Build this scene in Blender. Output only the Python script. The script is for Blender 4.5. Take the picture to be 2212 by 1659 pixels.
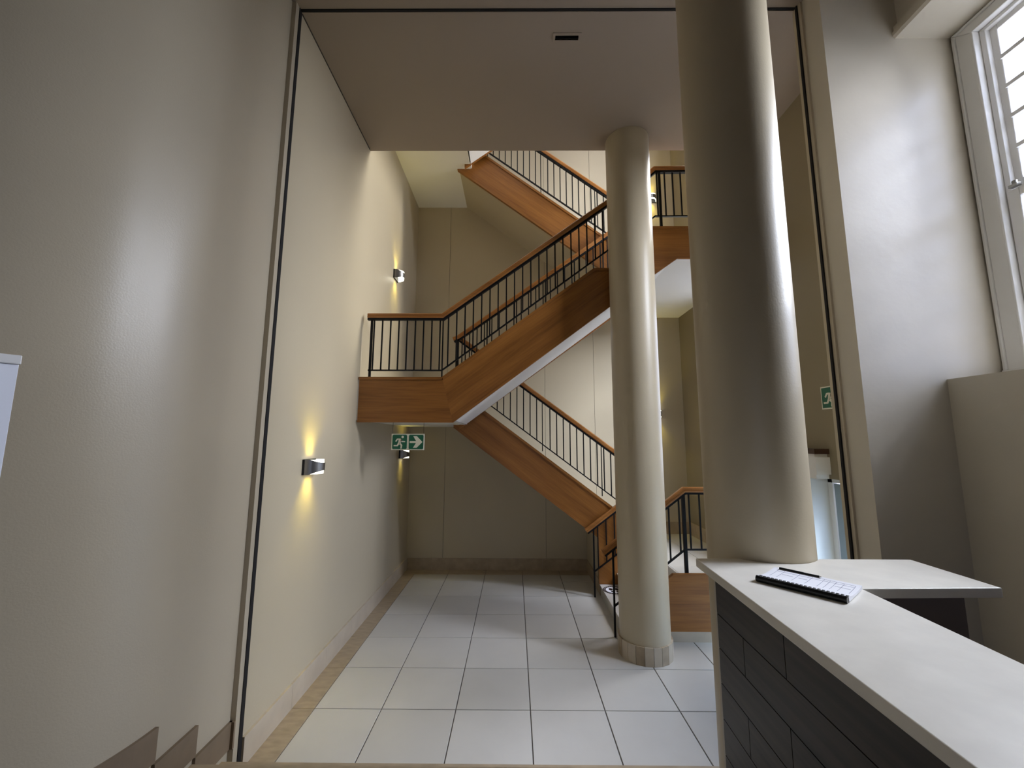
import bpy, bmesh, math, random
from mathutils import Vector, Matrix
random.seed(7)
scene = bpy.context.scene
for o in list(bpy.data.objects):
    bpy.data.objects.remove(o, do_unlink=True)
COL = scene.collection

# ------------------------------------------------------------------ camera
F_PX, CAM_H = 882.8, 2.160
PITCH, YAW, ROLL = 0.13367, -0.006757, 0.003429
cp, sp, cy, sy = math.cos(PITCH), math.sin(PITCH), math.cos(YAW), math.sin(YAW)
fwd = Vector((sy*cp, cy*cp, sp)); right = Vector((cy, -sy, 0)); up = right.cross(fwd)
r2 = right*math.cos(ROLL) + up*math.sin(ROLL); u2 = -right*math.sin(ROLL) + up*math.cos(ROLL)
cam_d = bpy.data.cameras.new('camera'); cam = bpy.data.objects.new('camera', cam_d); COL.objects.link(cam)
cam_d.sensor_fit = 'HORIZONTAL'; cam_d.sensor_width = 36; cam_d.lens = 36*F_PX/2212
cam_d.clip_start = 0.02; cam_d.clip_end = 200
m = Matrix((r2, u2, -fwd)).transposed().to_4x4(); m.translation = Vector((0, 0, CAM_H)); cam.matrix_world = m
scene.camera = cam

# ------------------------------------------------------------------ sky, daylight, exposure
SKY = 15.5
world = bpy.data.worlds.new('sky'); scene.world = world; world.use_nodes = True
bg = world.node_tree.nodes['Background']
bg.inputs[0].default_value = (0.67, 0.77, 1.11, 1)
# overcast sky: three times brighter overhead than at the horizon
wt = world.node_tree; tcw = wt.nodes.new('ShaderNodeTexCoord'); sx_ = wt.nodes.new('ShaderNodeSeparateXYZ'); mr = wt.nodes.new('ShaderNodeMapRange')
mr.inputs['To Min'].default_value = SKY/3; mr.inputs['To Max'].default_value = SKY
wt.links.new(tcw.outputs['Generated'], sx_.inputs[0]); wt.links.new(sx_.outputs['Z'], mr.inputs['Value']); wt.links.new(mr.outputs[0], bg.inputs[1])
scene.view_settings.view_transform = 'Standard'; scene.view_settings.look = 'None'
scene.view_settings.gamma = 1; scene.view_settings.use_curve_mapping = False
scene.view_settings.exposure = -0.25
def portal(loc, sx, sy_, rot):
    l = bpy.data.lights.new('daylight_portal', 'AREA'); l.shape = 'RECTANGLE'; l.size = sx; l.size_y = sy_
    l.cycles.is_portal = True
    o = bpy.data.objects.new('daylight_portal', l); COL.objects.link(o); o.location = loc; o.rotation_euler = rot
FACE_L = (0, math.radians(90), 0)          # area light pointing to -x  (size x -> z, size y -> y)
portal((3.47, 2.12, 3.85), 2.6, 1.2, FACE_L)      # sash window beside the counter
portal((3.32, 3.315, 3.6), 2.8, 0.57, FACE_L)      # tall side window of the stair hall
portal((3.42, 3.70, 0.90), 1.8, 1.3, FACE_L)      # side door
portal((3.32, 5.425, 2.92), 2.65, 1.15, FACE_L)     # window over the lower landing
portal((3.32, 5.375, 7.15), 4.3, 1.25, FACE_L)      # stair window above the upper landing
portal((0.0, -3.75, 1.9), 0.8, 1.6, (math.radians(90), 0, 0))   # glazed entrance behind the camera

def daylight(target, tilt, yaw, dist, sx, sy_, watts, col):    # extra lamp added outside a window to boost the light coming through
    l = bpy.data.lights.new('added_window_lamp', 'AREA'); l.shape = 'RECTANGLE'; l.size = sx; l.size_y = sy_; l.energy = watts; l.color = col
    d = Vector((-math.cos(tilt)*math.cos(yaw), -math.cos(tilt)*math.sin(yaw), -math.sin(tilt)))
    o = bpy.data.objects.new('added_window_lamp', l); COL.objects.link(o); o.location = Vector(target)-d*dist
    o.rotation_euler = d.to_track_quat('-Z', 'Y').to_euler()
daylight((3.15, 5.375, 7.2), math.radians(38), math.radians(18), 2.2, 1.6, 3.6, 1150, (1.0, 0.95, 0.86))
daylight((3.15, 3.315, 3.75), math.radians(30), math.radians(-9), 2.6, 2.7, 1.5, 1550, (0.85, 0.89, 1.02))

# ------------------------------------------------------------------ materials
def nt(name):
    mt = bpy.data.materials.new(name); mt.use_nodes = True
    return mt, mt.node_tree, mt.node_tree.nodes['Principled BSDF']
def srgb(r, g, b):
    f = lambda c: (c/255/12.92) if c/255 <= 0.04045 else ((c/255+0.055)/1.055)**2.4
    return (f(r), f(g), f(b), 1)
def plain(name, col, rough=0.5, metal=0, spec=0.5, var=0.0, scale=6, bump=0.0, bscale=60, stretch=(1, 1, 1), rot=(0, 0, 0)):
    mt, t, b = nt(name)
    b.inputs['Roughness'].default_value = rough; b.inputs['Metallic'].default_value = metal
    b.inputs['Specular IOR Level'].default_value = spec; b.inputs['Base Color'].default_value = col
    if var or bump:
        tc = t.nodes.new('ShaderNodeTexCoord'); mp = t.nodes.new('ShaderNodeMapping')
        mp.inputs['Scale'].default_value = stretch; mp.inputs['Rotation'].default_value = rot
        t.links.new(tc.outputs['Object'], mp.inputs[0])
    if var:
        n = t.nodes.new('ShaderNodeTexNoise'); n.inputs['Scale'].default_value = scale; n.inputs['Detail'].default_value = 5
        t.links.new(mp.outputs[0], n.inputs['Vector'])
        r = t.nodes.new('ShaderNodeValToRGB')
        r.color_ramp.elements[0].position = 0.3; r.color_ramp.elements[1].position = 0.7
        r.color_ramp.elements[0].color = tuple(c*(1-var) for c in col[:3])+(1,)
        r.color_ramp.elements[1].color = tuple(min(1, c*(1+var)) for c in col[:3])+(1,)
        t.links.new(n.outputs['Fac'], r.inputs[0]); t.links.new(r.outputs[0], b.inputs['Base Color'])
    if bump:
        n2 = t.nodes.new('ShaderNodeTexNoise'); n2.inputs['Scale'].default_value = bscale; n2.inputs['Detail'].default_value = 4
        t.links.new(mp.outputs[0], n2.inputs['Vector'])
        bp = t.nodes.new('ShaderNodeBump'); bp.inputs['Strength'].default_value = bump; bp.inputs['Distance'].default_value = 0.01
        t.links.new(n2.outputs['Fac'], bp.inputs['Height']); t.links.new(bp.outputs[0], b.inputs['Normal'])
    return mt
def wood(name, ang, c0=srgb(119, 73, 26), c1=srgb(164, 108, 48), rough=0.38):
    # ang: slope of the grain in the x-z plane
    mt, t, b = nt(name); b.inputs['Roughness'].default_value = rough
    tc = t.nodes.new('ShaderNodeTexCoord'); mp = t.nodes.new('ShaderNodeMapping'); mp.vector_type = 'TEXTURE'
    mp.inputs['Rotation'].default_value = (0, -ang, 0)
    t.links.new(tc.outputs['Object'], mp.inputs[0])
    m2 = t.nodes.new('ShaderNodeMapping'); m2.inputs['Scale'].default_value = (0.55, 4, 7.0)
    t.links.new(mp.outputs[0], m2.inputs[0])
    n1 = t.nodes.new('ShaderNodeTexNoise'); n1.inputs['Scale'].default_value = 1.0; n1.inputs['Detail'].default_value = 3
    t.links.new(m2.outputs[0], n1.inputs['Vector'])
    m3 = t.nodes.new('ShaderNodeMapping'); m3.inputs['Scale'].default_value = (3, 20, 55)
    t.links.new(mp.outputs[0], m3.inputs[0])
    n2 = t.nodes.new('ShaderNodeTexNoise'); n2.inputs['Scale'].default_value = 1.0; n2.inputs['Detail'].default_value = 4
    t.links.new(m3.outputs[0], n2.inputs['Vector'])
    mx = t.nodes.new('ShaderNodeMix'); mx.data_type = 'FLOAT'; mx.inputs[0].default_value = 0.35
    t.links.new(n1.outputs['Fac'], mx.inputs[2]); t.links.new(n2.outputs['Fac'], mx.inputs[3])
    r = t.nodes.new('ShaderNodeValToRGB'); r.color_ramp.elements[0].position = 0.33; r.color_ramp.elements[1].position = 0.66
    r.color_ramp.elements[0].color = c0; r.color_ramp.elements[1].color = c1
    t.links.new(mx.outputs[0], r.inputs[0]); t.links.new(r.outputs[0], b.inputs['Base Color'])
    return mt
SL = 0.74; ANG = math.atan(SL)
M = {}
M['wall'] = plain('cream_plaster', srgb(190, 177, 150), 0.40, spec=0.5, var=0.02, scale=1.3, bump=0.06, bscale=90)
M['wall_shade'] = plain('shade_toned_plaster', srgb(142, 129, 102), 0.5, spec=0.3, var=0.02, scale=1.3)  # cream wall plaster, darkened so the right wall's shade is in its colour
M['near'] = plain('textured_plaster', srgb(184, 172, 149), 0.36, spec=0.6, var=0.03, scale=1.0, bump=0.08, bscale=120)
M['reveal'] = plain('window_side_plaster', srgb(196, 188, 172), 0.36, spec=0.5, var=0.035, scale=2.2, bump=0.14, bscale=14)
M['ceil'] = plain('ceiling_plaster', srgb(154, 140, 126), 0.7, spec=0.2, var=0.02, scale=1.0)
M['white'] = plain('white_plaster', srgb(236, 233, 226), 0.6, spec=0.3, var=0.015, scale=1.5)
M['tile'] = plain('porcelain_tile', srgb(205, 201, 192), 0.22, spec=0.45, var=0.03, scale=2.5)
M['tile2'] = plain('porcelain_tile_b', srgb(199, 195, 186), 0.24, spec=0.45, var=0.03, scale=2.0)
M['grout'] = plain('grout', srgb(96, 90, 84), 0.9)
M['stone'] = plain('brown_stone', srgb(168, 150, 124), 0.4, var=0.13, scale=9, stretch=(1, 2.5, 1))
M['stone2'] = plain('beige_stone', srgb(192, 178, 156), 0.38, var=0.08, scale=6)
M['dstone'] = plain('dark_stone', srgb(126, 108, 86), 0.45, var=0.1, scale=8)
M['dfloor'] = plain('dark_floor', srgb(92, 78, 64), 0.5, var=0.1, scale=4)
M['edge'] = plain('edge_strip', srgb(186, 178, 164), 0.5)
M['wood'] = wood('orange_veneer_flat', 0.0)
M['wood_up'] = wood('orange_veneer_rising', ANG)
M['wood_dn'] = wood('orange_veneer_falling', -ANG)
M['rail'] = wood('handrail_timber', 0.0, srgb(140, 88, 40), srgb(178, 120, 62), 0.28)
M['steel'] = plain('black_steel', srgb(13, 13, 16), 0.55, spec=0.25)
M['joint'] = plain('black_joint', srgb(12, 9, 9), 0.8)
M['jointc'] = plain('grey_joint', srgb(70, 62, 56), 0.85)
M['metal'] = plain('brushed_metal', srgb(150, 148, 145), 0.35, metal=0.9)
M['dmetal'] = plain('dark_metal', srgb(40, 40, 42), 0.45, metal=0.6)
M['green'] = plain('sign_green', srgb(12, 92, 64), 0.45)
M['signw'] = plain('sign_cream', srgb(224, 220, 198), 0.5)
M['quartz'] = plain('counter_quartz', srgb(236, 231, 219), 0.28, var=0.05, scale=9, spec=0.5)
M['lam'] = plain('dark_laminate', srgb(40, 32, 28), 0.45, var=0.9, scale=3.0, stretch=(4, 0.35, 14))
M['greylam'] = plain('grey_laminate', srgb(116, 106, 102), 0.5, var=0.03)
M['gap'] = plain('panel_shadow_gap', srgb(14, 12, 11), 0.8)
M['paper'] = plain('paper', srgb(240, 240, 244), 0.6)
M['ink'] = plain('print_grey', srgb(150, 152, 168), 0.7)
M['black'] = plain('black_plastic', srgb(12, 12, 14), 0.35)
M['paint'] = plain('window_paint', srgb(226, 224, 220), 0.35, var=0.02)
M['doorp'] = plain('blue_grey_door', srgb(150, 164, 170), 0.4)
M['board'] = plain('white_board', srgb(236, 238, 246), 0.35)
M['brownledge'] = plain('brown_ledge', srgb(66, 42, 26), 0.5)
def emit(name, col, s):
    mt, t, b = nt(name); b.inputs['Base Color'].default_value = (0.8, 0.8, 0.8, 1)
    b.inputs['Emission Color'].default_value = col; b.inputs['Emission Strength'].default_value = s
    return mt
M['diff'] = emit('lamp_diffuser', (1.0, 0.95, 0.75, 1), 3.0)
def glass(name, tint):
    mt = bpy.data.materials.new(name); mt.use_nodes = True; t = mt.node_tree
    for n in list(t.nodes): t.nodes.remove(n)
    o = t.nodes.new('ShaderNodeOutputMaterial'); mx = t.nodes.new('ShaderNodeMixShader')
    tr = t.nodes.new('ShaderNodeBsdfTransparent'); gl = t.nodes.new('ShaderNodeBsdfGlossy')
    tr.inputs[0].default_value = tint; gl.inputs['Roughness'].default_value = 0.03; mx.inputs[0].default_value = 0.06
    t.links.new(tr.outputs[0], mx.inputs[1]); t.links.new(gl.outputs[0], mx.inputs[2]); t.links.new(mx.outputs[0], o.inputs[0])
    return mt
M['glass'] = glass('window_glass', (0.97, 0.98, 0.98, 1)); M['glass2'] = glass('door_glass', (0.75, 0.83, 0.86, 1))

# ------------------------------------------------------------------ helpers
class MB:
    def __init__(s): s.v = []; s.f = []
    def add(s, vs, fs):
        n = len(s.v); s.v += [tuple(v) for v in vs]; s.f += [tuple(i+n for i in f) for f in fs]; return s
    def box(s, x0, x1, y0, y1, z0, z1):
        return s.add([(x0,y0,z0),(x1,y0,z0),(x1,y1,z0),(x0,y1,z0),(x0,y0,z1),(x1,y0,z1),(x1,y1,z1),(x0,y1,z1)],
                     [(0,3,2,1),(4,5,6,7),(0,1,5,4),(1,2,6,5),(2,3,7,6),(3,0,4,7)])
    def prism_y(s, poly, y0, y1):      # poly in (x,z)
        n = len(poly); vs = [(x, y0, z) for x, z in poly]+[(x, y1, z) for x, z in poly]
        fs = [tuple(range(n)), tuple(range(2*n-1, n-1, -1))]+[(i, i+n, (i+1) % n+n, (i+1) % n) for i in range(n)]
        return s.add(vs, fs)
    def prism_z(s, poly, z0, z1):      # poly in (x,y)
        n = len(poly); vs = [(x, y, z0) for x, y in poly]+[(x, y, z1) for x, y in poly]
        fs = [tuple(range(n-1, -1, -1)), tuple(range(n, 2*n))]+[(i, (i+1) % n, (i+1) % n+n, i+n) for i in range(n)]
        return s.add(vs, fs)
    def prism_x(s, poly, x0, x1):      # poly in (y,z)
        n = len(poly); vs = [(x0, y, z) for y, z in poly]+[(x1, y, z) for y, z in poly]
        fs = [tuple(range(n)), tuple(range(2*n-1, n-1, -1))]+[(i, i+n, (i+1) % n+n, (i+1) % n) for i in range(n)]
        return s.add(vs, fs)
    def tile(s, x0, x1, y0, y1, z0, z1, c=0.002):    # box with chamfered top edge
        return s.add([(x0,y0,z0),(x1,y0,z0),(x1,y1,z0),(x0,y1,z0),(x0,y0,z1-c),(x1,y0,z1-c),(x1,y1,z1-c),(x0,y1,z1-c),
                      (x0+c,y0+c,z1),(x1-c,y0+c,z1),(x1-c,y1-c,z1),(x0+c,y1-c,z1)],
                     [(0,3,2,1),(0,1,5,4),(1,2,6,5),(2,3,7,6),(3,0,4,7),(4,5,9,8),(5,6,10,9),(6,7,11,10),(7,4,8,11),(8,9,10,11)])
    def cyl(s, cx, cy_, r, z0, z1, n=64):
        return s.prism_z([(cx+r*math.cos(2*math.pi*i/n), cy_+r*math.sin(2*math.pi*i/n)) for i in range(n)], z0, z1)
    def sweep(s, path, prof, y):       # path in (x,z), prof in (lateral y, normal)
        n = len(path); k = len(prof); rings = []
        for i, (x, z) in enumerate(path):
            def nrm(p, q_):
                d = Vector((q_[0]-p[0], q_[1]-p[1])).normalized(); return Vector((-d.y, d.x))
            if i == 0: nn = nrm(path[0], path[1]); sc = 1
            elif i == n-1: nn = nrm(path[-2], path[-1]); sc = 1
            else:
                a_ = nrm(path[i-1], path[i]); b_ = nrm(path[i], path[i+1]); nn = (a_+b_).normalized(); sc = 1/max(0.3, nn.dot(a_))
            if nn.y < 0: nn = -nn
            rings.append([(x+nn.x*v*sc, y+u, z+nn.y*v*sc) for u, v in prof])
        vs = [p for r_ in rings for p in r_]
        fs = [tuple(range(k))[::-1], tuple((n-1)*k+j for j in range(k))]
        for i in range(n-1):
            for j in range(k): fs.append((i*k+j, i*k+(j+1) % k, (i+1)*k+(j+1) % k, (i+1)*k+j))
        return s.add(vs, fs)
    def mesh(s, name, mat, smooth=False):
        me = bpy.data.meshes.new(name); me.from_pydata(s.v, [], s.f)
        bm = bmesh.new(); bm.from_mesh(me); bmesh.ops.recalc_face_normals(bm, faces=bm.faces); bm.to_mesh(me); bm.free()
        me.materials.append(mat)
        if smooth:
            for p in me.polygons: p.use_smooth = True
            me.set_sharp_from_angle(angle=math.radians(35))
        return me
    def build(s, name, mat, parent=None, smooth=False):
        return link(name, s.mesh(name, mat, smooth), parent)
def link(name, me, parent=None):
    o = bpy.data.objects.new(name, me); COL.objects.link(o)
    if parent is not None: o.parent = parent
    return o
def empty(name): return link(name, None)
def put(o, label=None, cat=None, group=None, kind=None):
    if label: o['label'] = label
    if cat: o['category'] = cat
    if group: o['group'] = group
    if kind: o['kind'] = kind
    return o
def S(o, label=None): return put(o, label, None, None, 'structure')
def bevel(o, w=0.004, seg=2):
    md = o.modifiers.new('bevel', 'BEVEL'); md.width = w; md.segments = seg; md.limit_method = 'ANGLE'; return o
def wall_cells(mb, axis, a0, a1, u0, u1, z0, z1, holes):
    us = sorted({u0, u1}|{h[0] for h in holes}|{h[1] for h in holes}); zs = sorted({z0, z1}|{h[2] for h in holes}|{h[3] for h in holes})
    for i in range(len(us)-1):
        for j in range(len(zs)-1):
            um = (us[i]+us[i+1])/2; zm = (zs[j]+zs[j+1])/2
            if any(h[0] < um < h[1] and h[2] < zm < h[3] for h in holes): continue
            if axis == 'x': mb.box(a0, a1, us[i], us[i+1], zs[j], zs[j+1])
            else: mb.box(us[i], us[i+1], a0, a1, zs[j], zs[j+1])
    return mb

# ------------------------------------------------------------------ dimensions
XL, XR, YB, YJ, ZC, YF = -1.81, 2.95, 7.16, 2.98, 5.72, 4.66
ZU = 0.52                       # entrance floor level
ZTOP = 9.6
CX, CY = 1.342, 4.508           # slim column
BX, BY = 1.303, 2.285           # large column in front
CR = 0.252

M['ground'] = plain('outdoor_paving', srgb(128, 126, 120), 0.9, var=0.1, scale=0.6)
S(MB().box(-60, 60, -60, 60, -0.4, -0.2).build('ground', M['ground']), 'paved ground outside the windows')
# ------------------------------------------------------------------ floor of the stair hall: separate tiles
floor = S(MB().box(XL-0.2, XR+0.5, 2.7, YB+0.1, -0.12, -0.006).build('floor', M['grout']), 'grout bed of the white tiled hall floor')
G = 0.004
xs = [-1.61]+[-1.068+0.6*i for i in range(0, 7)]+[XR]
ys = [2.70]+[3.007+0.6*j for j in range(7)]+[6.91]
k = 0
for i in range(len(xs)-1):
    for j in range(len(ys)-1):
        k += 1
        MB().tile(xs[i]+G, xs[i+1]-G, ys[j]+G, ys[j+1]-G, -0.02, 0.0).build('tile', M['tile'] if (i*3+j*5) % 4 else M['tile2'], floor)
for j in range(len(ys)-1):
    MB().tile(XL+0.015, xs[0]-G*0.6, ys[j]+0.002, ys[j+1]-0.002, -0.02, 0.0).build('border_tile', M['stone'], floor)
bxs = [XL+0.015]+xs[1:6]
for i in range(len(bxs)-1):
    MB().tile(bxs[i]+0.002, min(bxs[i+1], 1.21)-0.002, 6.912, 7.15, -0.02, 0.0).build('border_tile', M['stone'], floor)
# baseboards
bl = S(empty('baseboard_left')); yy = 2.995
for j in range(7):
    y1 = min(yy+0.6, YB-0.02)
    MB().box(XL-0.005, XL+0.02, yy+0.001, y1-0.001, 0, 0.188).build('baseboard_piece', M['stone2'], bl); yy = y1
bb = S(empty('baseboard_back')); xx = XL+0.02
for e in (-1.38, -0.45, 0.47, 1.21):
    MB().box(xx+0.001, e-0.001, YB-0.02, YB+0.005, 0, 0.18).build('baseboard_piece', M['stone'], bb); xx = e

# entrance steps and entrance floor (mostly below the frame)
st1 = put(empty('entry_step'), 'brown stone step edge along the bottom of the picture', 'step')
MB().box(XL, 2.32, 2.55, 2.79, 0, 0.148).build('riser', M['dstone'], st1)
MB().tile(XL, 2.32, 2.546, 2.805, 0.148, 0.178, 0.004).build('tread', M['stone'], st1)
st2 = put(empty('entry_step'), 'middle brown stone step below the lower picture edge', 'step')
MB().box(XL, 1.04, 2.271, 2.535, 0, 0.318).build('riser', M['dstone'], st2)
MB().tile(XL, 1.04, 2.271, 2.545, 0.318, 0.348, 0.004).build('tread', M['stone'], st2)
S(MB().box(-4.2, 3.45, -3.7, 2.27, -0.12, ZU).build('floor_entrance', M['dfloor']))

# ------------------------------------------------------------------ walls
S(MB().box(XL-0.25, XL, YJ+0.012, YB+0.2, -0.1, ZTOP).build('wall_left', M['wall']))
wb = S(MB().box(XL-0.2, XR+0.4, YB+0.012, YB+0.25, -0.1, ZTOP).build('wall_back', M['grout']))
pxs = [XL, -1.2, 0.535, 1.40, XR]
for i in range(4):
    MB().box(pxs[i]+(0.0025 if i else 0), pxs[i+1]-(0.0025 if i < 3 else 0), YB, YB+0.012, 0, ZTOP).build('panel', M['wall'], wb)
# right wall of the stair hall, with the side door, a tall window and a stair window
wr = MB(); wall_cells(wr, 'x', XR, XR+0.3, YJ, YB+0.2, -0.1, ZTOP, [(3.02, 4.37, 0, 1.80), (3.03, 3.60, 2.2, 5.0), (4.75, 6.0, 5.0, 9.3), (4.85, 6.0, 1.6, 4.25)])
S(wr.build('wall_right', M['wall_shade']))
S(MB().box(2.33, XR+0.3, YJ-0.001, YJ+0.03, -0.1, ZTOP).build('wall_return', M['wall']))
S(MB().box(XL-0.2, XR+0.4, YJ, YB+0.2, ZTOP, ZTOP+0.1).build('ceiling_stairwell', M['ceil']))
S(MB().box(XL-0.2, XR+0.4, YJ-0.2, YJ, ZC+0.3, ZTOP).build('wall_upper', M['wall']))
# hall ceiling (floor slab of the storey above)
cl = MB(); VX0, VX1, VY0, VY1 = 0.354, 0.562, 3.19, 3.232
cl.box(XL, VX0, YJ+0.01, YF, ZC, ZC+0.30).box(VX1, XR, YJ+0.01, YF, ZC, ZC+0.30)
cl.box(VX0, VX1, YJ+0.01, VY0, ZC, ZC+0.30).box(VX0, VX1, VY1, YF, ZC, ZC+0.30).box(VX0, VX1, VY0, VY1, ZC+0.12, ZC+0.30)
S(cl.build('ceiling', M['ceil']))
S(MB().box(XL, XR, YF-0.06, YF, ZC+0.30, ZC+0.42).build('trim_1', M['white']))
S(MB().box(XL+0.001, XL+0.008, YJ+0.02, YF-0.03, ZC-0.008, ZC).build('trim_2', M['jointc']))
v = put(empty('air_vent'), 'black slot air vent with pale rim in the ceiling', 'air vent')
vf = MB(); e = 0.022
vf.box(VX0-e, VX1+e, VY0-e, VY0, ZC-0.006, ZC+0.01).box(VX0-e, VX1+e, VY1, VY1+e, ZC-0.006, ZC+0.01).box(VX0-e, VX0, VY0, VY1, ZC-0.006, ZC+0.01).box(VX1, VX1+e, VY0, VY1, ZC-0.006, ZC+0.01)
vf.build('rim', M['ceil'], v)
MB().box(VX0, VX1, VY0, VY1, ZC+0.03, ZC+0.05).build('slot_liner', M['joint'], v)
MB().box(VX0, VX1, VY0+0.028, VY0+0.032, ZC, ZC+0.03).build('louvre', M['dmetal'], v)

# entrance hall: ceiling, curved left wall, rear wall
S(MB().box(-4.2, 3.5, -3.8, YJ-0.006, 5.735, 6.1).build('ceiling_entrance', M['ceil']))
RC = 1.0; YC0 = 2.35; XN = -1.845; PHI = math.radians(82)
def wx(y):
    d = max(0.0, min(YC0-y, RC*math.sin(PHI))); return XN-(RC-math.sqrt(RC*RC-d*d))
cur = [(XN, YJ-0.012)]+[(XN-RC*(1-math.cos(PHI*i/30)), YC0-RC*math.sin(PHI*i/30)) for i in range(31)]
lw = MB(); lw.prism_z(cur+[(-4.2, 1.1), (-4.2, YJ-0.012)], -0.1, 5.8)
S(lw.build('wall_entrance', M['near'], smooth=True))
S(MB().box(-4.35, -4.2, -3.9, 1.2, 0, 5.8).build('wall_far_left', M['near']))
wrear = MB(); wall_cells(wrear, 'y', -3.95, -3.7, -4.2, 3.5, 0, 5.8, [(-0.4, 0.4, ZU, 2.75)])
S(wrear.build('wall_rear', M['near']))
# joint cover strips and the black expansion joint
S(MB().box(XN-0.02, XL, 2.915, YJ-0.012, 0.0, 5.77).build('trim_3', M['near']))
S(MB().box(XL-0.05, XL+0.005, YJ-0.020, YJ+0.016, 0.0, 5.77).build('trim_4', M['joint']), 'black vertical expansion joint in the left wall')
S(MB().box(XL, 2.33, YJ-0.006, YJ+0.010, 5.726, 5.80).build('trim_5', M['joint']), 'dark joint line across the ceiling')
S(MB().box(2.328, 2.341, YJ-0.02, YJ+0.0, 0, 5.77).build('trim_6', M['joint']), 'black vertical expansion joint beside the window wall')
S(MB().box(2.339, 2.372, 2.93, YJ-0.012, 0, 5.77).build('trim_7', M['near']))
# stepped baseboard on the near left wall
bn = S(empty('baseboard_near'))
def curved_board(y0, y1, z0, z1, off=0.018):
    n = 14; a = []; b = []
    for i in range(n+1):
        y = y0+(y1-y0)*i/n; a.append((wx(y)+off, y)); b.append((wx(y)-0.01, y))
    MB().prism_z(a+b[::-1], z0, z1).build('baseboard_piece', M['dstone'], bn)
curved_board(2.60, 2.914, 0.178, 0.338); curved_board(2.31, 2.60, 0.348, 0.510); curved_board(1.45, 2.31, ZU, 0.685)
MB().box(XN-0.01, XL+0.002, 2.90, 2.915, 0.178, 0.338).build('baseboard_piece', M['dstone'], bn)

# window wall on the right
S(MB().box(2.355, 3.5, 2.7601, YJ-0.02, 0, 5.78).build('wall_reveal', M['reveal']))
XI, XW = 2.93, 3.33
WIN = [(1.48, 2.76)]; ZS, ZL = 2.57, 5.20
ww = MB(); wall_cells(ww, 'x', XI, 3.45, -3.7, 2.76, 0, 5.78, [(a_, b_, ZS, ZL) for a_, b_ in WIN])
S(ww.build('wall_window', M['reveal']))
for n_, (a_, b_) in enumerate(WIN):
    prof = [(XI+0.002, ZL-0.0), (XI-0.035, ZL+0.0), (XI-0.05, ZL+0.02), (XI-0.05, ZL+0.05), (XI-0.035, ZL+0.065), (XI-0.035, ZL+0.10), (XI-0.015, ZL+0.12), (XI+0.002, ZL+0.12)]
    S(MB().prism_y(prof, a_-0.1, min(b_+0.1, 2.76)).build('trim_%d' % (8+n_), M['reveal']))

# ------------------------------------------------------------------ sash windows
def sash_window(name, y0, y1, full):
    w = S(empty(name))
    f = MB(); d = 0.0      # outer frame: groove, bead, flat board, bead, inner lining
    for wd, xa in ((0.012, XW+0.03), (0.02, XW-0.03), (0.105, XW-0.018), (0.016, XW-0.036), (0.035, XW+0.012)):
        ya, yb, zt = y0+d, y1-d, ZL-d*0.75; e_ = wd*0.75
        for poly in ([(yb-wd, ZS), (yb, ZS), (yb, zt), (yb-wd, zt-e_)], [(ya, ZS), (ya+wd, ZS), (ya+wd, zt-e_), (ya, zt)], [(ya, zt), (ya+wd, zt-e_), (yb-wd, zt-e_), (yb, zt)]):
            f.prism_x(poly, xa, XW+0.11)
        d += wd
    f.box(XW-0.04, XW+0.10, y0+0.012, y1-0.012, ZS, ZS+0.06)
    bevel(f.build('frame', M['paint'], w), 0.005)
    ga, gb = y0+0.23, y1-0.23; nc = 4; cw = (gb-ga)/nc
    for sash, xo, za, zb in (('upper_sash', XW+0.045, 3.90, 5.02), ('lower_sash', XW+0.005, 2.69, 3.77)):
        s = MB(); t_ = 0.04
        s.box(xo, xo+0.035, ga-0.07, ga, za-0.06, zb+0.06).box(xo, xo+0.035, gb, gb+0.07, za-0.06, zb+0.06)
        s.box(xo, xo+0.035, ga, gb, zb, zb+0.065).box(xo, xo+0.035, ga, gb, za-0.065, za)
        so = bevel(s.build(sash, M['paint'], w), 0.005)
        nr = 5; rh = (zb-za)/nr
        for r_ in range(1, nr): MB().box(xo-0.014, xo+0.042, ga, gb, za+r_*rh-0.014, za+r_*rh+0.014).build('muntin', M['paint'], so)
        for c_ in range(1, nc): MB().box(xo-0.012, xo+0.040, ga+c_*cw-0.014, ga+c_*cw+0.014, za, zb).build('muntin', M['paint'], so)
        for r_ in range(nr):
            for c_ in range(nc):
                MB().box(xo+0.015, xo+0.019, ga+c_*cw+0.014, ga+(c_+1)*cw-0.014, za+r_*rh+0.014, za+(r_+1)*rh-0.014).build('pane', M['glass'], so)
    bevel(MB().box(XW-0.03, XW+0.005, gb-0.02, gb+0.03, 3.83, 3.85).cyl(XW-0.01, gb+0.005, 0.014, 3.85, 3.875, 12).build('sash_lock', M['metal'], w), 0.003)
sash_window('window_1', 1.48, 2.76, True)
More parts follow.
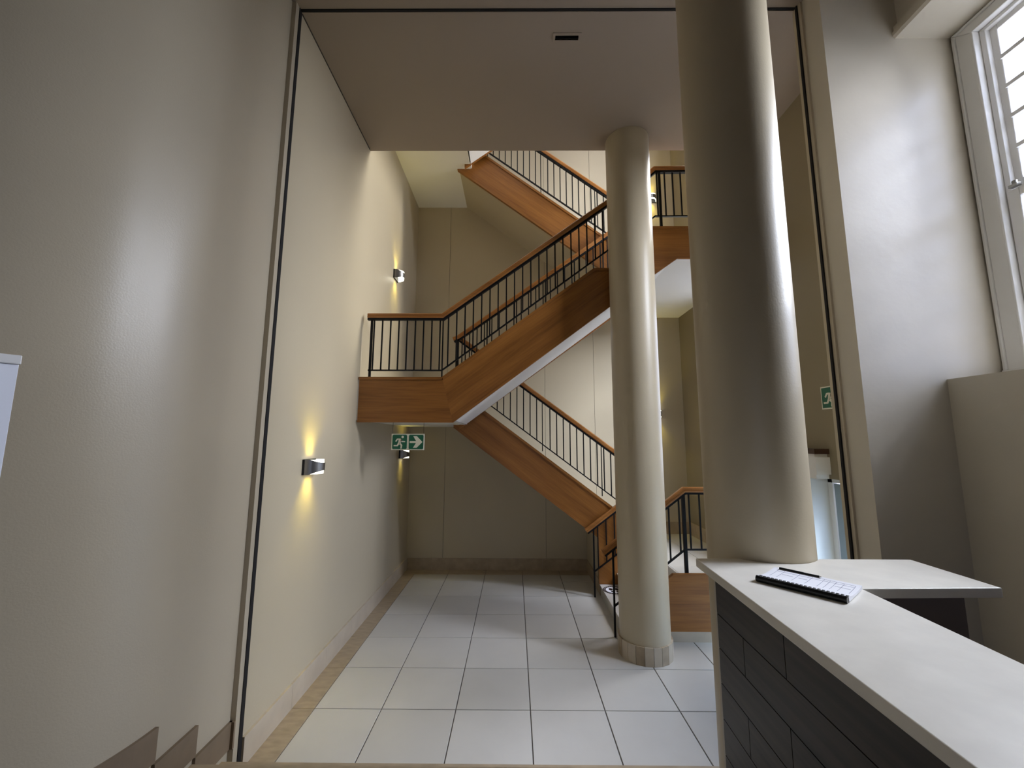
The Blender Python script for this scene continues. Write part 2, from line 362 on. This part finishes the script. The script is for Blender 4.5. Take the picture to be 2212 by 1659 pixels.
def plain_window(name, y0, y1, z0, z1, ny, nz, x):
    w = S(empty(name)); f = MB(); t_ = 0.05
    f.box(x, x+0.06, y0, y0+t_, z0, z1).box(x, x+0.06, y1-t_, y1, z0, z1).box(x, x+0.06, y0, y1, z0, z0+t_).box(x, x+0.06, y0, y1, z1-t_, z1)
    f.build('frame', M['paint'], w)
    cw = (y1-y0-2*t_)/ny; rh = (z1-z0-2*t_)/nz
    for i in range(1, ny): MB().box(x+0.015, x+0.045, y0+t_+i*cw-0.011, y0+t_+i*cw+0.011, z0+t_, z1-t_).build('muntin', M['paint'], w)
    for j in range(1, nz): MB().box(x+0.016, x+0.044, y0+t_, y1-t_, z0+t_+j*rh-0.011, z0+t_+j*rh+0.011).build('muntin', M['paint'], w)
    for i in range(ny):
        for j in range(nz):
            MB().box(x+0.028, x+0.032, y0+t_+i*cw+0.011, y0+t_+(i+1)*cw-0.011, z0+t_+j*rh+0.011, z0+t_+(j+1)*rh-0.011).build('pane', M['glass'], w)
plain_window('window_2', 3.03, 3.60, 2.2, 5.0, 2, 8, XR+0.2)
plain_window('window_4', 4.85, 6.0, 1.6, 4.25, 3, 6, XR+0.2)
plain_window('window_3', 4.75, 6.0, 5.0, 9.3, 3, 9, XR+0.2)
# glazed entrance behind the camera
w5 = S(empty('door_2')); f = MB()
for x in (-0.40, 0.34): f.box(x, x+0.06, -3.86, -3.80, ZU, 2.75)
f.box(-0.4, 0.4, -3.86, -3.80, ZU, ZU+0.7).box(-0.4, 0.4, -3.86, -3.80, 2.67, 2.75)
f.build('frame', M['paint'], w5)
MB().box(-0.34, 0.34, -3.835, -3.830, ZU+0.7, 2.67).build('pane', M['glass'], w5)
# side door in the right wall with its lintel beam and brown ledge
d1 = S(empty('door_1'))
MB().box(XR+0.3, XR+0.36, 4.30, 4.37, 0, 1.80).box(XR+0.3, XR+0.36, 3.02, 3.09, 0, 1.80).box(XR+0.3, XR+0.36, 3.02, 4.37, 1.73, 1.80).build('frame', M['white'], d1)
lf = MB().box(XR+0.31, XR+0.35, 4.20, 4.29, 0.01, 1.72).box(XR+0.31, XR+0.35, 3.10, 3.22, 0.01, 1.72).box(XR+0.31, XR+0.35, 3.22, 4.20, 1.64, 1.72).box(XR+0.31, XR+0.35, 3.22, 4.20, 0.01, 0.15).build('door_leaf', M['doorp'], d1)
MB().box(XR+0.327, XR+0.333, 3.22, 4.20, 0.15, 1.64).build('pane', M['glass2'], lf)
MB().box(XR+0.001, XR+0.30, 4.358, 4.371, 0, 1.80).build('jamb_lining', M['white'], d1)
S(MB().box(XR-0.12, XR, 3.93, 4.62, 1.80, 2.03).box(XR-0.135, XR, 3.90, 3.955, 1.84, 2.0).build('trim_10', M['white']), 'white beam over the side door')
S(MB().box(XR-0.14, XR, 3.90, 4.62, 2.03, 2.078).build('trim_11', M['brownledge']), 'brown ledge on the beam over the side door')

# ------------------------------------------------------------------ columns
def column(cx, cy_, z0, z1, label, base):
    c = put(empty('column'), label, 'column')
    MB().cyl(cx, cy_, CR, z0, z1, 96).build('shaft', M['wall'], c, True)
    if base:
        n = 20; ro = 0.272
        MB().cyl(cx, cy_, CR+0.008, 0, 0.160, 64).build('base_core', M['stone2'], c, True)
        for i in range(n):
            a0 = 2*math.pi*(i+0.02)/n; a1 = 2*math.pi*(i+0.98)/n; ri = CR-0.01
            MB().prism_z([(cx+ri*math.cos(a0), cy_+ri*math.sin(a0)), (cx+ro*math.cos(a0), cy_+ro*math.sin(a0)), (cx+ro*math.cos(a1), cy_+ro*math.sin(a1)), (cx+ri*math.cos(a1), cy_+ri*math.sin(a1))], 0, 0.168).build('base_tile', [M['stone2'], M['stone']][i % 3 == 1], c)
column(CX, CY, 0.0, ZC, 'slim round cream column with tiled base beside the stair', True)
column(BX, BY, 0.0, 5.77, 'large round cream column rising behind the reception counter', False)

# ------------------------------------------------------------------ staircase
stair = put(empty('staircase'), 'zigzag staircase with orange wood stringers and black railings', 'staircase')
YN, YNB = 4.66, 4.72        # near stringer face
YFA, YFB = 5.93, 5.98       # far stringer of the rising flights
YS, YSB = 6.05, 6.10        # near stringer of the falling flights (back run)
Z1, Z2, Z3, Z4 = 0.59, 2.70, 4.60, 6.79
XA, XB = -0.83, 1.93        # landing edges
# first flight: four tiled steps
for i in range(4):
    x0 = 1.195+0.245*i; zt = 0.1475*(i+1)
    MB().box(x0+0.012, 1.95, 4.76, 6.05, zt-0.1475 if i else 0, zt-0.016).build('riser', M['tile2'], stair)
    MB().tile(x0, 1.95 if i == 3 else x0+0.26, 4.755, 6.05, zt-0.016, zt).build('tread', M['tile'], stair)
MB().box(1.207, 1.95, 4.735, 4.76, 0.0, 0.107).build('stair_skirting', M['stone2'], stair)
p1 = [(1.25, 0.107), (2.95, 0.107), (2.95, 0.69), (1.75, 0.69), (1.25, 0.30)]
MB().prism_y(p1, 4.73, 4.76).build('stringer', M['wood'], stair)
MB().sweep([(1.25, 0.30), (1.75, 0.69), (2.95, 0.69)], [(-0.006, -0.03), (0.045, -0.03), (0.045, 0.006), (-0.006, 0.006)], 4.73).build('stringer_cap', M['wood'], stair)
# lower right landing
l1 = MB().box(1.95, XR, 4.76, YB-0.02, 0.0, Z1-0.012).build('landing', M['grout'], stair)
for x0, x1 in ((1.95, 2.45), (2.45, XR)):
    for j in range(4): MB().tile(x0+0.003, x1-0.003, 4.762+0.6*j, min(4.756+0.6*(j+1), YB-0.02), Z1-0.014, Z1).build('tile', M['tile'], l1)
MB().box(1.95, XR, 4.735, 4.76, 0.0, 0.107).build('skirting', M['stone2'], l1)
MB().box(1.95, XR-0.02, YB-0.02, YB, Z1, Z1+0.2).build('baseboard_piece', M['stone'], l1)
MB().box(XR-0.02, XR, 4.8, YB-0.02, Z1, Z1+0.2).build('baseboard_piece', M['stone'], l1)
# closing wall under the back run
S(MB().prism_y([(1.215, 0), (1.95, 0), (1.95, 0.35), (1.215, 0.78)], 6.10, YB).build('wall_understair', M['wall']))
S(MB().box(1.20, 1.217, 6.06, YB-0.02, 0, 0.18).build('baseboard_right', M['stone']))

def trim_line(path, y, parent, dn=False):
    pr = [(-0.012, -0.030), (0.03, -0.030), (0.03, 0.004), (-0.012, 0.004)] if not dn else [(-0.007, -0.004), (0.03, -0.004), (0.03, 0.020), (-0.007, 0.020)]
    return MB().sweep(path, pr, y)
def falling(dz, zlow_ext, xe_top, cut):
    """back run: rises to the left. near stringer, soffit, treads"""
    zb = lambda x: 2.352-SL*(x+0.937)+dz; zt = lambda x: 2.545-SL*(x+0.412)+dz
    if zlow_ext: poly = [(-0.90, zb(-0.90)), (1.19, zb(1.19)), (1.19, 0.15), (1.95, 0.15), (1.95, 0.80), (1.85, zt(1.85)), (-0.66, zt(-0.66)), (-0.90, zt(-0.66))]
    else: poly = [(-0.93, zb(-0.93)), (1.72, zb(1.72)), (2.0, zb(1.72)), (2.0, zt(1.86)), (1.86, zt(1.86)), (-0.68, zt(-0.68)), (-0.93, zt(-0.68))]
    MB().prism_y(poly, YS, YSB).build('stringer', M['wood_dn'], stair)
    trim_line([(-0.68, zt(-0.68)), (1.86, zt(1.86))], YS, stair).build('stringer_cap', M['wood_dn'], stair)
    trim_line([(-0.90, zb(-0.90)), (1.19 if zlow_ext else 1.72, zb(1.19 if zlow_ext else 1.72))], YS, stair, True).build('stringer_edge', M['wood_dn'], stair)
    sb = [(-0.90, zb(-0.90)+0.03), (1.70, zb(1.70)+0.03), (1.70, zb(1.70)+0.13), (-0.90, zb(-0.90)+0.13)]
    MB().prism_y(sb, YSB, YB).build('soffit', M['wall'], stair)
    zs0 = (Z1 if zlow_ext else Z3); zs1 = (Z2 if zlow_ext else Z4); n = 12; rr = (zs1-zs0)/n; tr = (1.90-XA)/(n-1)
    for i in range(n-1):
        x1 = 1.90-tr*i; z_ = zs0+rr*(i+1)
        MB().box(x1-tr-0.02, x1, YSB, YB, z_-0.03, z_).box(x1-0.02, x1, YSB, YB, z_-rr, z_-0.03).build('tread', M['tile2'], stair)
def rising(dz, full):
    """front run: rises to the right. near stringer notched at the slim column, soffit, far stringer, treads"""
    zt = lambda x: 2.862+SL*(x+0.839)+dz; zb = lambda x: 2.346+0.75*(x+0.704)+dz
    if full:
        poly = [(-0.839, zt(-0.839)), (-0.704, zb(-0.704)), (1.14, zb(1.14)), (1.14, 4.18+dz), (0.942, 4.18+dz)]
        MB().prism_y(poly, YN, YNB).build('stringer', M['wood_up'], stair)
        trim_line([(-0.839, zt(-0.839)), (0.942, 4.18+dz), (1.14, 4.18+dz)], YN, stair).build('stringer_cap', M['wood_up'], stair)
        trim_line([(-0.704, zb(-0.704)), (1.14, zb(1.14))], YN, stair, True).build('stringer_edge', M['wood_up'], stair)
    ft = lambda x: zt(x); fb = lambda x: 2.372+0.735*(x+0.704)+dz
    MB().prism_y([(-0.80, fb(-0.80)), (1.93, fb(1.93)), (1.93, ft(1.93)), (-0.80, ft(-0.80))], YFA, YFB).build('stringer', M['wood_up'], stair)
    MB().prism_y([(-0.70, zb(-0.70)+0.02), (1.92, 4.335+dz), (1.92, 4.45+dz), (-0.70, zb(-0.70)+0.13)], YN+0.03, YFA).build('soffit', M['white'], stair)
    n = 12; rr = (Z3-Z2)/n; tr = (1.90-XA)/(n-1)
    for i in range(n-1):
        x0 = XA+tr*i; z_ = Z2+dz+rr*(i+1)
        MB().box(x0, x0+tr+0.02, YNB, YFA, z_-0.03, z_).box(x0, x0+0.02, YNB, YFA, z_-rr, z_-0.03).build('tread', M['tile2'], stair)
falling(0.0, True, 0, 0)
falling(4.10, False, 0, 0)
rising(0.0, True)
rising(4.10, False)
# left landings
for dz in (0.0, 4.10):
    l2 = MB().box(XL, -0.72, YN+0.03, YB, 2.362+dz, Z2+dz).build('landing', M['white'], stair)
    fz = [(XL+0.015, 2.346+dz), (-0.704, 2.346+dz), (-0.839, 2.862+dz), (XL+0.015, 2.862+dz)]
    MB().prism_y(fz, YN, YN+0.03).build('fascia', M['wood'], l2)
    trim_line([(XL+0.012, 2.862+dz), (-0.839, 2.862+dz)], YN, l2).build('fascia_cap', M['wood'], l2)
    trim_line([(XL+0.012, 2.346+dz), (-0.704, 2.346+dz)], YN, l2, True).build('fascia_edge', M['wood'], l2)
    MB().box(XL, XL+0.014, YN+0.006, YN+0.03, 2.35+dz, 2.84+dz).build('end_strip', M['white'], l2)
    MB().box(-0.74, -0.70, YFA-0.02, YS+0.02, 2.372+dz, Z2+dz).build('well_edge', M['white'], l2)
# upper right landing with its fascia, bottom edge sloping down to the flight
l3 = MB().box(1.70, XR, YN+0.03, YB, 4.335, Z3).build('landing', M['white'], stair)
MB().prism_y([(1.40, 4.112-0.7127*(1.662-1.40)), (1.662, 4.112), (1.947, 4.315), (XR, 4.315), (XR, 4.71), (1.55, 4.71), (1.40, 4.60)], YN, YN+0.03).build('fascia', M['wood'], l3)
trim_line([(1.40, 4.60), (1.55, 4.71), (XR, 4.71)], YN, l3).build('fascia_cap', M['wood'], l3)
trim_line([(1.40, 4.112-0.7127*(1.662-1.40)), (1.947, 4.315), (XR, 4.315)], YN, l3, True).build('fascia_edge', M['wood'], l3)
MB().box(1.14, 1.42, YN+0.012, YN+0.03, 3.76, 4.62).build('fascia_infill', M['wood_up'], l3)

# railings: handrail > steel bar, bottom rail, balusters, posts
HP = [(-0.026, -0.058), (0.026, -0.058), (0.030, -0.050), (0.030, -0.036), (0.026, -0.032), (0.030, -0.028), (0.030, -0.010), (0.020, 0.0), (-0.020, 0.0), (-0.030, -0.010), (-0.030, -0.028), (-0.026, -0.032), (-0.030, -0.036), (-0.030, -0.050)]
def interp(path, x):
    for (x0, z0), (x1, z1) in zip(path, path[1:]):
        if min(x0, x1)-1e-6 <= x <= max(x0, x1)+1e-6: return z0+(z1-z0)*(x-x0)/(x1-x0)
    return None
def railing(top, bot, y, posts, step, hand=HP, extra=None, bw=0.0075):
    h = MB().sweep(top, hand, y).build('handrail', M['rail'], stair, True)
    MB().sweep(top, [(-0.022, -0.082), (0.022, -0.082), (0.022, -0.058), (-0.022, -0.058)], y).build('support_bar', M['steel'], h)
    MB().sweep(bot, [(-0.012, -0.008), (0.012, -0.008), (0.012, 0.008), (-0.012, 0.008)], y).build('bottom_rail', M['steel'], h)
    x = bot[0][0]+step*0.5; x_end = bot[-1][0]
    while x < x_end-0.02:
        zt_ = interp(top, x); zb_ = interp(bot, x)
        if zt_ and zb_ and all(abs(x-p[0]) > 0.025 for p in posts):
            MB().box(x-bw, x+bw, y-bw, y+bw, zb_, zt_-0.07).build('baluster', M['steel'], h)
        x += step
    for px, pz, pw in posts:
        zt_ = interp(top, px)
        if zt_: MB().box(px-pw, px+pw, y-pw, y+pw, pz, zt_-0.06).build('post', M['steel'], h)
    return h
R3 = 0.727
railing([(0.98, 0.915), (1.935, 1.617), (2.9, 1.617)], [(1.115, 0.322), (1.93, 0.928), (2.9, 0.928)], 4.84,
        [(1.115, 0.0, 0.010), (1.935, 0.60, 0.017), (2.86, 0.60, 0.012)], 0.118)
railing([(0.99, 0.905), (1.93, 1.60), (1.99, 1.60)], [(1.115, 0.335), (1.93, 0.925)], 5.99, [(1.115, 0.0, 0.010), (1.94, 0.60, 0.02)], 0.118)
railing([(XL+0.06, 3.637), (-0.87, 3.637), (1.60, 3.637+2.47*R3), (1.72, 5.535), (2.9, 5.551)],
        [(-1.72, 2.952), (-0.855, 2.952), (1.72, 2.952+2.575*0.748), (2.9, 4.882)], 4.715,
        [(-1.70, 2.86, 0.012), (-0.852, 2.86, 0.007), (1.79, 4.70, 0.014), (2.86, 4.70, 0.012)], 0.098)
railing([(-0.93, 3.655), (-0.86, 3.685), (1.95, 3.685+2.81*0.721), (2.0, 5.75)], [(-0.84, 3.02), (1.95, 3.02+2.79*0.735)], 5.95,
        [(-0.855, 2.75, 0.022)]+[(-0.855+0.44*i, 2.80+0.44*i*0.735, 0.009) for i in range(1, 7)], 0.11)
for dz in (0.0, 4.06):
    lo = -0.86 if dz == 0 else -0.5
    railing([(-0.86, 3.005+SL*0.986+dz), (1.93, 3.005-SL*1.804+dz)], [(-0.80, 2.647+SL*0.448+dz), (1.90, 2.647-SL*2.252+dz)], 6.08,
            [(-0.45+0.86*i, 2.59-SL*(-0.45+0.86*i+0.412)+dz, 0.006) for i in range(3)], 0.098)

# round floor sticker on the lowest step
stk = put(empty('floor_sticker'), 'round black and white sticker on the lowest stair tread', 'sticker')
sx, sy_, sz = 1.345, 5.83, 0.1478
MB().cyl(sx, sy_, 0.15, sz, sz+0.0008, 40).build('disc', M['black'], stk)
MB().cyl(sx, sy_, 0.112, sz+0.0008, sz+0.0014, 40).build('centre', M['paper'], stk)
ring = MB()
for i in range(24):
    a_ = 2*math.pi*i/24; ring.cyl(sx+0.131*math.cos(a_), sy_+0.131*math.sin(a_), 0.006, sz+0.0008, sz+0.0013, 6)
ring.build('ring_dots', M['paper'], stk)
def blob(mb, cx, cy_, rx, ry): mb.prism_z([(cx+rx*math.cos(2*math.pi*i/16), cy_+ry*math.sin(2*math.pi*i/16)) for i in range(16)], sz+0.0014, sz+0.002)
for s_ in (-1, 1):
    fm = MB(); blob(fm, sx+0.042*s_, sy_+0.025, 0.026, 0.042); blob(fm, sx+0.036*s_, sy_-0.055, 0.02, 0.024); fm.build('footprint', M['black'], stk)

# ------------------------------------------------------------------ wall sconces
def sconce(loc, rz, label, power):
    s = put(empty('wall_sconce'), label, 'wall light', 'up and down wall lights')
    s.location = loc; s.rotation_euler = (0, 0, rz)     # local +x points away from the wall
    R_, H_ = 0.105, 0.065
    MB().box(0.0, 0.018, -R_-0.004, R_+0.004, -H_, H_).build('back_plate', M['dmetal'], s)
    n = 28; vs = []; fs = []; wo = MB(); wi = MB()
    # metal band: half cylinder whose top and bottom edges are scooped towards the front
    for i in range(n+1):
        t_ = -math.pi/2+math.pi*i/n; c_ = max(0, math.cos(t_)); hz = H_*(1-0.50*max(0.0, (c_-0.32)/0.68)**0.9)
        for rr in (R_, R_-0.003):
            x, y = 0.018+rr*1.15*math.cos(t_), rr*math.sin(t_); vs += [(x, y, -hz), (x, y, hz)]
    for i in range(n):
        o_ = 4*i; fs += [(o_, o_+4, o_+5, o_+1), (o_+2, o_+3, o_+7, o_+6), (o_+1, o_+5, o_+7, o_+3), (o_, o_+2, o_+6, o_+4)]
    MB().add(vs, fs).build('metal_band', M['metal'], s, True)
    # frosted inner cylinder
    vs = []; fs = []
    for i in range(n+1):
        t_ = -math.pi/2+math.pi*i/n; rr = R_-0.008
        vs += [(0.018+rr*1.15*math.cos(t_), rr*math.sin(t_), -H_+0.004), (0.018+rr*1.15*math.cos(t_), rr*math.sin(t_), H_-0.004)]
    for i in range(n): fs.append((2*i, 2*i+2, 2*i+3, 2*i+1))
    MB().add(vs, fs).build('diffuser', M['diff'], s, True)
    MB().cyl(0.05, R_+0.0005, 0.004, -0.004, 0.004, 8).build('screw', M['black'], s)
    for sg in (1, -1):
        l = bpy.data.lights.new('sconce_light', 'AREA'); l.shape = 'DISK'; l.size = 0.12; l.energy = power; l.color = (1.0, 0.84, 0.16); l.spread = math.radians(90)
        o = bpy.data.objects.new('sconce_light', l); COL.objects.link(o); o.parent = s; o.location = (0.066, 0, sg*(H_-0.012))
        o.rotation_euler = (0 if sg < 0 else math.pi, 0, 0)
    return s
PW = 1.25
sconce((XL, 3.64, 1.915), 0, 'large metal wall light on the left wall near the black joint', PW)
sconce((XL, 5.90, 4.60), 0, 'lit wall light on the left wall above the landing railing', PW)
sconce((XL, 6.58, 1.915), 0, 'small wall light just below the hanging exit sign', PW*0.3)
sconce((2.53, YB, 6.62), -math.pi/2, 'wall light behind the upper landing railing between the columns', PW)
sconce((2.45, YB, 2.60), -math.pi/2, 'wall light low on the back wall, mostly hidden by the slim column', PW)

# ------------------------------------------------------------------ exit signs
def man(mb, S0, flip, plane):
    # running figure in a unit square, drawn as thin solid pieces
    def q(pts): mb.append(pts)
    q([(0.70+0.085*math.cos(2*math.pi*i/14), 0.84+0.085*math.sin(2*math.pi*i/14)) for i in range(14)])
    q([(0.44, 0.74), (0.60, 0.72), (0.66, 0.62), (0.56, 0.40), (0.40, 0.44)])
    q([(0.44, 0.74), (0.50, 0.66), (0.36, 0.64), (0.27, 0.50), (0.19, 0.55), (0.31, 0.73)])
    q([(0.60, 0.72), (0.66, 0.58), (0.88, 0.56), (0.88, 0.48), (0.62, 0.48), (0.55, 0.60)])
    q([(0.40, 0.46), (0.52, 0.42), (0.38, 0.20), (0.10, 0.20), (0.10, 0.29), (0.32, 0.29)])
    q([(0.44, 0.44), (0.58, 0.42), (0.70, 0.28), (0.66, 0.04), (0.56, 0.04), (0.58, 0.25), (0.46, 0.34)])
es = put(empty('exit_sign'), 'hanging green exit sign with running figure and right arrow', 'exit sign')
EX0, EX1, EZ0, EZ1, EY = -1.412, -1.035, 2.030, 2.214, 4.72
bevel(MB().box(EX0, EX1, EY, EY+0.012, EZ0, EZ1).build('panel', M['signw'], es), 0.003)
for x in (EX0+0.01, EX1-0.01): MB().cyl(x, EY+0.006, 0.0018, EZ1-0.004, 2.3625, 8).build('hanging_wire', M['dmetal'], es)
gs = (EX1-EX0)/2-0.022
for i, gx in enumerate((EX0+0.012, EX0+0.012+gs+0.022)):
    gm = MB(); c_ = 0.010; gz0, gz1 = EZ0+0.010, EZ1-0.010; gx1 = gx+gs
    gm.prism_y([(gx+c_, gz0), (gx1-c_, gz0), (gx1, gz0+c_), (gx1, gz1-c_), (gx1-c_, gz1), (gx+c_, gz1), (gx, gz1-c_), (gx, gz0+c_)], EY-0.0015, EY+0.001)
    fld = gm.build('green_field', M['green'], es)
    pcs = []
    if i == 0: man(pcs, 0, 0, 0)
    else: pcs.append([(0.06, 0.57), (0.50, 0.57), (0.30, 0.90), (0.55, 0.90), (0.94, 0.50), (0.55, 0.10), (0.30, 0.10), (0.50, 0.43), (0.06, 0.43)])
    am = MB()
    for pc in pcs: am.prism_y([(gx+gs*u, gz0+(gz1-gz0)*w_) for u, w_ in pc], EY-0.003, EY-0.001)
    am.build('running_figure' if i == 0 else 'arrow', M['signw'], fld)
e2 = put(empty('exit_sign'), 'small green running figure sign on the wall right of the large column', 'exit sign')
Y0, Z0, W_ = 3.72, 2.46, 0.19
MB().box(XR-0.01, XR, Y0-0.012, Y0+W_+0.012, Z0-0.012, Z0+W_+0.012).build('panel', M['signw'], e2)
fld = MB().box(XR-0.012, XR-0.009, Y0, Y0+W_, Z0, Z0+W_).build('green_field', M['green'], e2)
pcs = []; man(pcs, 0, 0, 0); am = MB()
for pc in pcs: am.prism_x([(Y0+W_*(1-u), Z0+W_*w_) for u, w_ in pc], XR-0.0135, XR-0.0115)
am.build('running_figure', M['signw'], fld)

# ------------------------------------------------------------------ reception counter
CZ = 1.58; TH = 0.038
lx = lambda y, o=0.0: 0.894-0.0517*(2.117-y)+o
YBK = 2.117
top = [(lx(-0.6), -0.6), (lx(-0.6)+0.47, -0.6), (1.379-0.147*0.0, 1.709)]
arc = []
for i in range(0, 13):
    a_ = math.radians(-25-130*i/12); x = BX+(CR+0.004)*math.cos(a_); y = BY+(CR+0.004)*math.sin(a_)
    if y < YBK: arc.append((x, y))
half = math.sqrt((CR+0.004)**2-(BY-YBK)**2)
poly = [(lx(-0.6), -0.6), (lx(-0.6)+0.47, -0.6), (1.370, 1.712), (1.938, 1.729), (1.945, YBK), (BX+half, YBK)]+arc+[(BX-half, YBK), (lx(YBK), YBK)]
ct = put(bevel(MB().prism_z(poly, CZ-TH, CZ).build('countertop', M['quartz']), 0.003), 'pale grey L shaped stone countertop with the booklet on it', 'countertop')
rc = put(empty('reception_counter'), 'dark wood panelled reception counter under the pale stone top', 'counter')
body = [(lx(-0.55, 0.055), -0.55), (lx(-0.55, 0.40), -0.55), (1.33, 1.77), (1.825, 1.77), (1.825, 1.98), (lx(1.98, 0.055), 1.98)]
MB().prism_z(body, ZU, CZ-TH).build('carcass', M['greylam'], rc)
MB().prism_z([(lx(1.98, 0.034), 1.98), (lx(1.98, 0.40), 1.98), (lx(1.98, 0.40), 2.0), (lx(2.0, 0.034), 2.0)], ZU, CZ-TH).build('end_panel', M['edge'], rc)
MB().prism_z([(lx(-0.55, 0.046), -0.55), (lx(-0.55, 0.056), -0.55), (lx(1.98, 0.056), 1.98), (lx(1.98, 0.046), 1.98)], ZU, CZ-TH).build('shadow_backing', M['gap'], rc)
def fpanel(y0, y1, z0, z1):
    g = 0.002
    MB().prism_z([(lx(y0+g, 0.032), y0+g), (lx(y0+g, 0.047), y0+g), (lx(y1-g, 0.047), y1-g), (lx(y1-g, 0.032), y1-g)], z0+g, z1-g).build('panel', M['lam'], rc)
zrow = [1.525, 1.382, 1.238, 1.094, 0.950, 0.806, 0.662, 0.520]
for r_ in range(7):
    jo = [1.46, 1.745][r_ % 2]; cuts = [1.98]; y = jo
    while y > -0.55: cuts.append(y); y -= 0.86
    cuts.append(-0.55)
    for a_, b_ in zip(cuts, cuts[1:]): fpanel(b_, a_, zrow[r_+1], zrow[r_])
# spiral bound booklet and pen
A, B, C_, D = Vector((1.007, 1.793, 0)), Vector((1.143, 1.934, 0)), Vector((1.372, 1.715, 0)), Vector((1.197, 1.565, 0))
u = (D-A).normalized(); w_ = Vector((-u.y, u.x, 0))
if w_.dot(B-A) < 0: w_ = -w_
bk = put(empty('booklet'), 'open white comb bound booklet lying on the countertop', 'booklet')
Ln, Wd = 0.297, 0.205
def bp(s_, t_, z): p = A+u*s_+w_*t_; return (p.x, p.y, CZ+z)
def slab(name, s0, s1, prof, mat, parent):   # prof: (t, z0, z1)
    n = len(prof); vs = []; fs = []
    for t_, a_, b_ in prof: vs += [bp(s0, t_, a_), bp(s1, t_, a_), bp(s1, t_, b_), bp(s0, t_, b_)]
    for i in range(n-1):
        o_ = 4*i
        for j in range(4): fs.append((o_+j, o_+(j+1) % 4, o_+4+(j+1) % 4, o_+4+j))
    fs += [(0, 1, 2, 3), (4*n-4, 4*n-1, 4*n-2, 4*n-3)]
    return MB().add(vs, fs).build(name, mat, parent)
slab('back_cover', 0, Ln, [(0.0, 0.0005, 0.003), (Wd, 0.0005, 0.003)], M['black'], bk)
pf = [(0.006, 0.004, 0.022), (0.03, 0.0035, 0.018), (0.06, 0.0035, 0.0135), (0.10, 0.0035, 0.012), (0.15, 0.0035, 0.013), (0.19, 0.0035, 0.015), (Wd+0.002, 0.0035, 0.017)]
pg = slab('pages', -0.003, Ln+0.003, pf, M['paper'], bk)
pz = lambda t_: next(a_[2]+(b_[2]-a_[2])*(t_-a_[0])/(b_[0]-a_[0]) for a_, b_ in zip(pf, pf[1:]) if a_[0] <= t_ <= b_[0])
def ruled(s0, s1, t0, t1):
    n = 6; pr = [(t0+(t1-t0)*i/n, pz(t0+(t1-t0)*i/n)+0.0001, pz(t0+(t1-t0)*i/n)+0.0006) for i in range(n+1)]
    slab('print_line', s0, s1, pr, M['ink'], pg)
for s_ in (0.02, 0.045, 0.10, 0.145, 0.185, 0.205, 0.225, 0.25, 0.285): ruled(s_, s_+0.0012, 0.075, 0.185)
for t_ in (0.165, 0.185): ruled(0.02, 0.285, t_, t_+0.0012)
ruled(0.05, 0.09, 0.13, 0.132); ruled(0.11, 0.14, 0.13, 0.132); ruled(0.23, 0.28, 0.13, 0.132)
# comb binding
cb = MB(); n = 16
ringp = [(-0.004+0.012*math.cos(2*math.pi*i/n), 0.0125+0.012*math.sin(2*math.pi*i/n)) for i in range(n)]
vs = [bp(-0.001, t_, z) for t_, z in ringp]+[bp(Ln+0.001, t_, z) for t_, z in ringp]
cb.add(vs, [tuple(range(n)), tuple(range(2*n-1, n-1, -1))]+[(i, (i+1) % n, (i+1) % n+n, i+n) for i in range(n)])
cbo = cb.build('comb_spine', M['black'], bk, True)
for i in range(21):
    s0 = 0.004+i*0.01415
    slab('comb_tooth', s0+0.006, s0+0.0125, [(-0.010, 0.0215, 0.0255), (0.004, 0.0225, 0.0262), (0.014, 0.021, 0.0235)], M['black'], cbo)
pn = put(empty('pen'), 'thin black pen lying along the far edge of the booklet', 'pen')
def rod(mb, s0, s1, t_, z, r_):
    n = 10; vs = []
    for s_ in (s0, s1): vs += [bp(s_, t_+r_*math.cos(2*math.pi*i/n), z+r_*math.sin(2*math.pi*i/n)) for i in range(n)]
    mb.add(vs, [tuple(range(n)), tuple(range(2*n-1, n-1, -1))]+[(i, (i+1) % n, (i+1) % n+n, i+n) for i in range(n)]); return mb
rod(MB(), 0.02, 0.11, 0.196, 0.0195, 0.0042).build('cap', M['black'], pn, True)
rod(MB(), 0.11, 0.165, 0.196, 0.0195, 0.0036).build('barrel', M['black'], pn, True)
rod(MB(), 0.165, 0.172, 0.196, 0.0195, 0.002).build('tip', M['metal'], pn, True)

# ------------------------------------------------------------------ pull-up banner at the left edge
nb = put(empty('banner_stand'), 'tall white banner stand at the left picture edge', 'banner')
nb.location = (-1.745, 1.405, ZU); nb.rotation_euler = (0, 0, math.radians(-122))   # local +x runs from the visible edge to the far edge
BH = 1.925
bevel(MB().box(0.0, 0.85, -0.004, 0.004, 0.07, BH-0.03).build('panel', M['board'], nb), 0.001)
bevel(MB().box(-0.004, 0.854, -0.012, 0.012, BH-0.032, BH).build('top_rail', M['paint'], nb), 0.003)
bevel(MB().box(-0.02, 0.87, -0.06, 0.06, 0.0, 0.08).build('base', M['metal'], nb), 0.01)
MB().cyl(0.425, -0.03, 0.009, 0.08, BH-0.01, 12).build('pole', M['metal'], nb, True)
